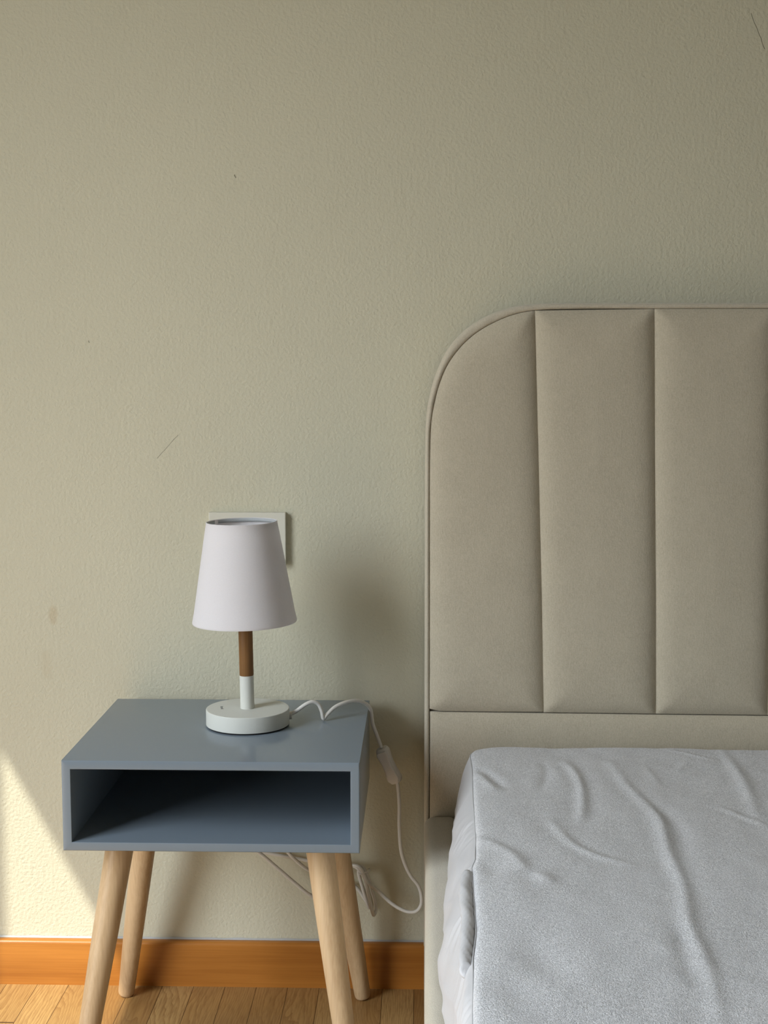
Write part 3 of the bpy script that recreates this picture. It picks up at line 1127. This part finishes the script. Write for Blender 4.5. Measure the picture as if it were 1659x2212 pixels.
# satin skirt on the side, from the top seam down onto the rail
SKB = [(-2.0, 0.030), (-0.82, 0.0295), (-0.7977, 0.0282), (-0.7459, 0.0236), (-0.6921, 0.0229), (-0.6340, 0.0232), (-0.5579, 0.0275), (-0.4590, 0.0319), (-0.3471, 0.0381),
       (-0.2763, 0.0439), (-0.1695, 0.0482), (-0.13, 0.0500)]
bm = bmesh.new()
rows = []
yy = -0.112
sk = []
while yy > -1.99:
    sk.append(yy)
    yy -= 0.0026 if yy > -1.1 else 0.03
NV = 40
for y in sk:
    pl_ = 0.011 * math.exp(-((y + 0.112) / 0.014) ** 2)
    xs_ = interp(SEAMX, y) + pl_
    xb = interp(SKB, y) + 0.010 * math.exp(-((y + 0.112) / 0.018) ** 2)
    zb = 0.3125
    bd = min(max((y + 0.112 + RB_) / RB_, 0), 1)
    zs = MZ - 0.0092 - RB_ * (1 - math.sqrt(1 - min(bd, 0.9999) ** 2)) * 0.75
    row = []
    corner = math.exp(-((y + 0.12) / 0.05) ** 2)
    for k in range(NV + 1):
        v = k / NV
        x = xs_ + (xb - xs_) * (1 - (1 - v) ** 2.2)
        z = zs + (zb - zs) * v
        bulge = -0.004 * math.sin(math.pi * v ** 0.6) * (1 - 0.6 * corner)
        amp = (1 - math.exp(-v / 0.05)) * (1 - 0.75 * corner)
        pk = noise.noise(Vector((y * 48 + 2.0 * v + 5 * noise.noise(Vector((y * 11, 0, 2))), v * 2.2, 0.0)))
        pk = (1 - abs(pk) * 2.4) * math.exp(-v / 0.26) * 0.0044 * (0.6 + 0.8 * noise.noise(Vector((y * 13, 8.0, 1.0)))) * max(0.0, min(1.0, (-y - 0.24) / 0.14)) * (1.0 + 0.9 * max(0.0, min(1.0, (-y - 0.82) / 0.05)))
        dg = noise.noise(Vector(((y + z * 0.5) * 13, z * 9, 3.0))) * 0.0052 * min(1.0, v * 2.0)
        dg += (0.5 - abs(noise.noise(Vector(((y * 0.7 + z * 1.9) * 17, 2.0 + y * 5, 9.0))))) * 0.0048 * min(1.0, v * 1.5)
        x += bulge - amp * (pk + dg)
        row.append(bm.verts.new((x, y, z)))
    # tuck the hem in on top of the rail
    row.append(bm.verts.new((row[-1].co.x + 0.006, y, zb - 0.0006)))
    row.append(bm.verts.new((row[-1].co.x + 0.020, y, zb)))
    rows.append(row)
# turn the corner at the headboard end
first = rows[0]
turn = []
for q in range(1, 5):
    turn.append([bm.verts.new((v.co.x + 0.010 * q, v.co.y + 0.0004 * q, v.co.z)) for v in first])
grid_faces(bm, turn[::-1] + rows)
skirt = link('skirt', bm, M_SATIN, mat_, True, 'smooth white satin side of the mattress protector')

# dark stitched seam between terry and satin
bm = bmesh.new()
tube(bm, [(interp(SEAMX, y) + 0.011 * math.exp(-((y + 0.112) / 0.014) ** 2) - 0.0002, y,
           MZ - 0.0090 - RB_ * (1 - math.sqrt(1 - min(min(max((y + 0.112 + RB_) / RB_, 0), 1), 0.9999) ** 2)) * 0.75) for y in sk[2:]], 0.0009, 8)
sub(link('seam_cord', bm, simple('grey_thread', (0.42, 0.42, 0.43), 0.8, 0.2), smooth=True, label='grey stitched seam beside the terry top'), skirt)

# bunched, rolled edge of the protector beside the seam
bm = bmesh.new()
path = catmull([(0.0500, -0.606, 0.4075), (0.0482, -0.640, 0.4080), (0.0470, -0.690, 0.4080), (0.0468, -0.740, 0.4080), (0.0445, -0.790, 0.4075), (0.0425, -0.822, 0.4065), (0.0415, -0.846, 0.4040)], 24)
rows = []
for i, p in enumerate(path):
    f = i / (len(path) - 1)
    r = 0.0074 * min(1.0, 0.90 + f * 4) * min(1.0, (1 - f) * 22 + 0.5)
    r *= 1 + 0.14 * noise.noise(Vector((p.y * 28, 0, 0)))
    row = []
    for k in range(20):
        a = 2 * math.pi * k / 20
        cr = 1 - min(1.0, abs(noise.noise(Vector((p.y * 34 + 0.9 * math.cos(a) + 0.5 * math.sin(a), 1.5, 4)))) * 5)
        q = 1 - 0.17 * cr
        row.append(bm.verts.new((p.x + r * 1.05 * q * math.cos(a), p.y + 0.004 * math.sin(a), p.z + r * 0.95 * q * math.sin(a))))
    rows.append(row)
grid_faces(bm, rows, True)
bm.faces.new(rows[0])
bm.faces.new(rows[-1][::-1])
sub(link('rolled_edge', bm, M_SATIN, smooth=True, label='bunched roll of satin beside the seam'), skirt)
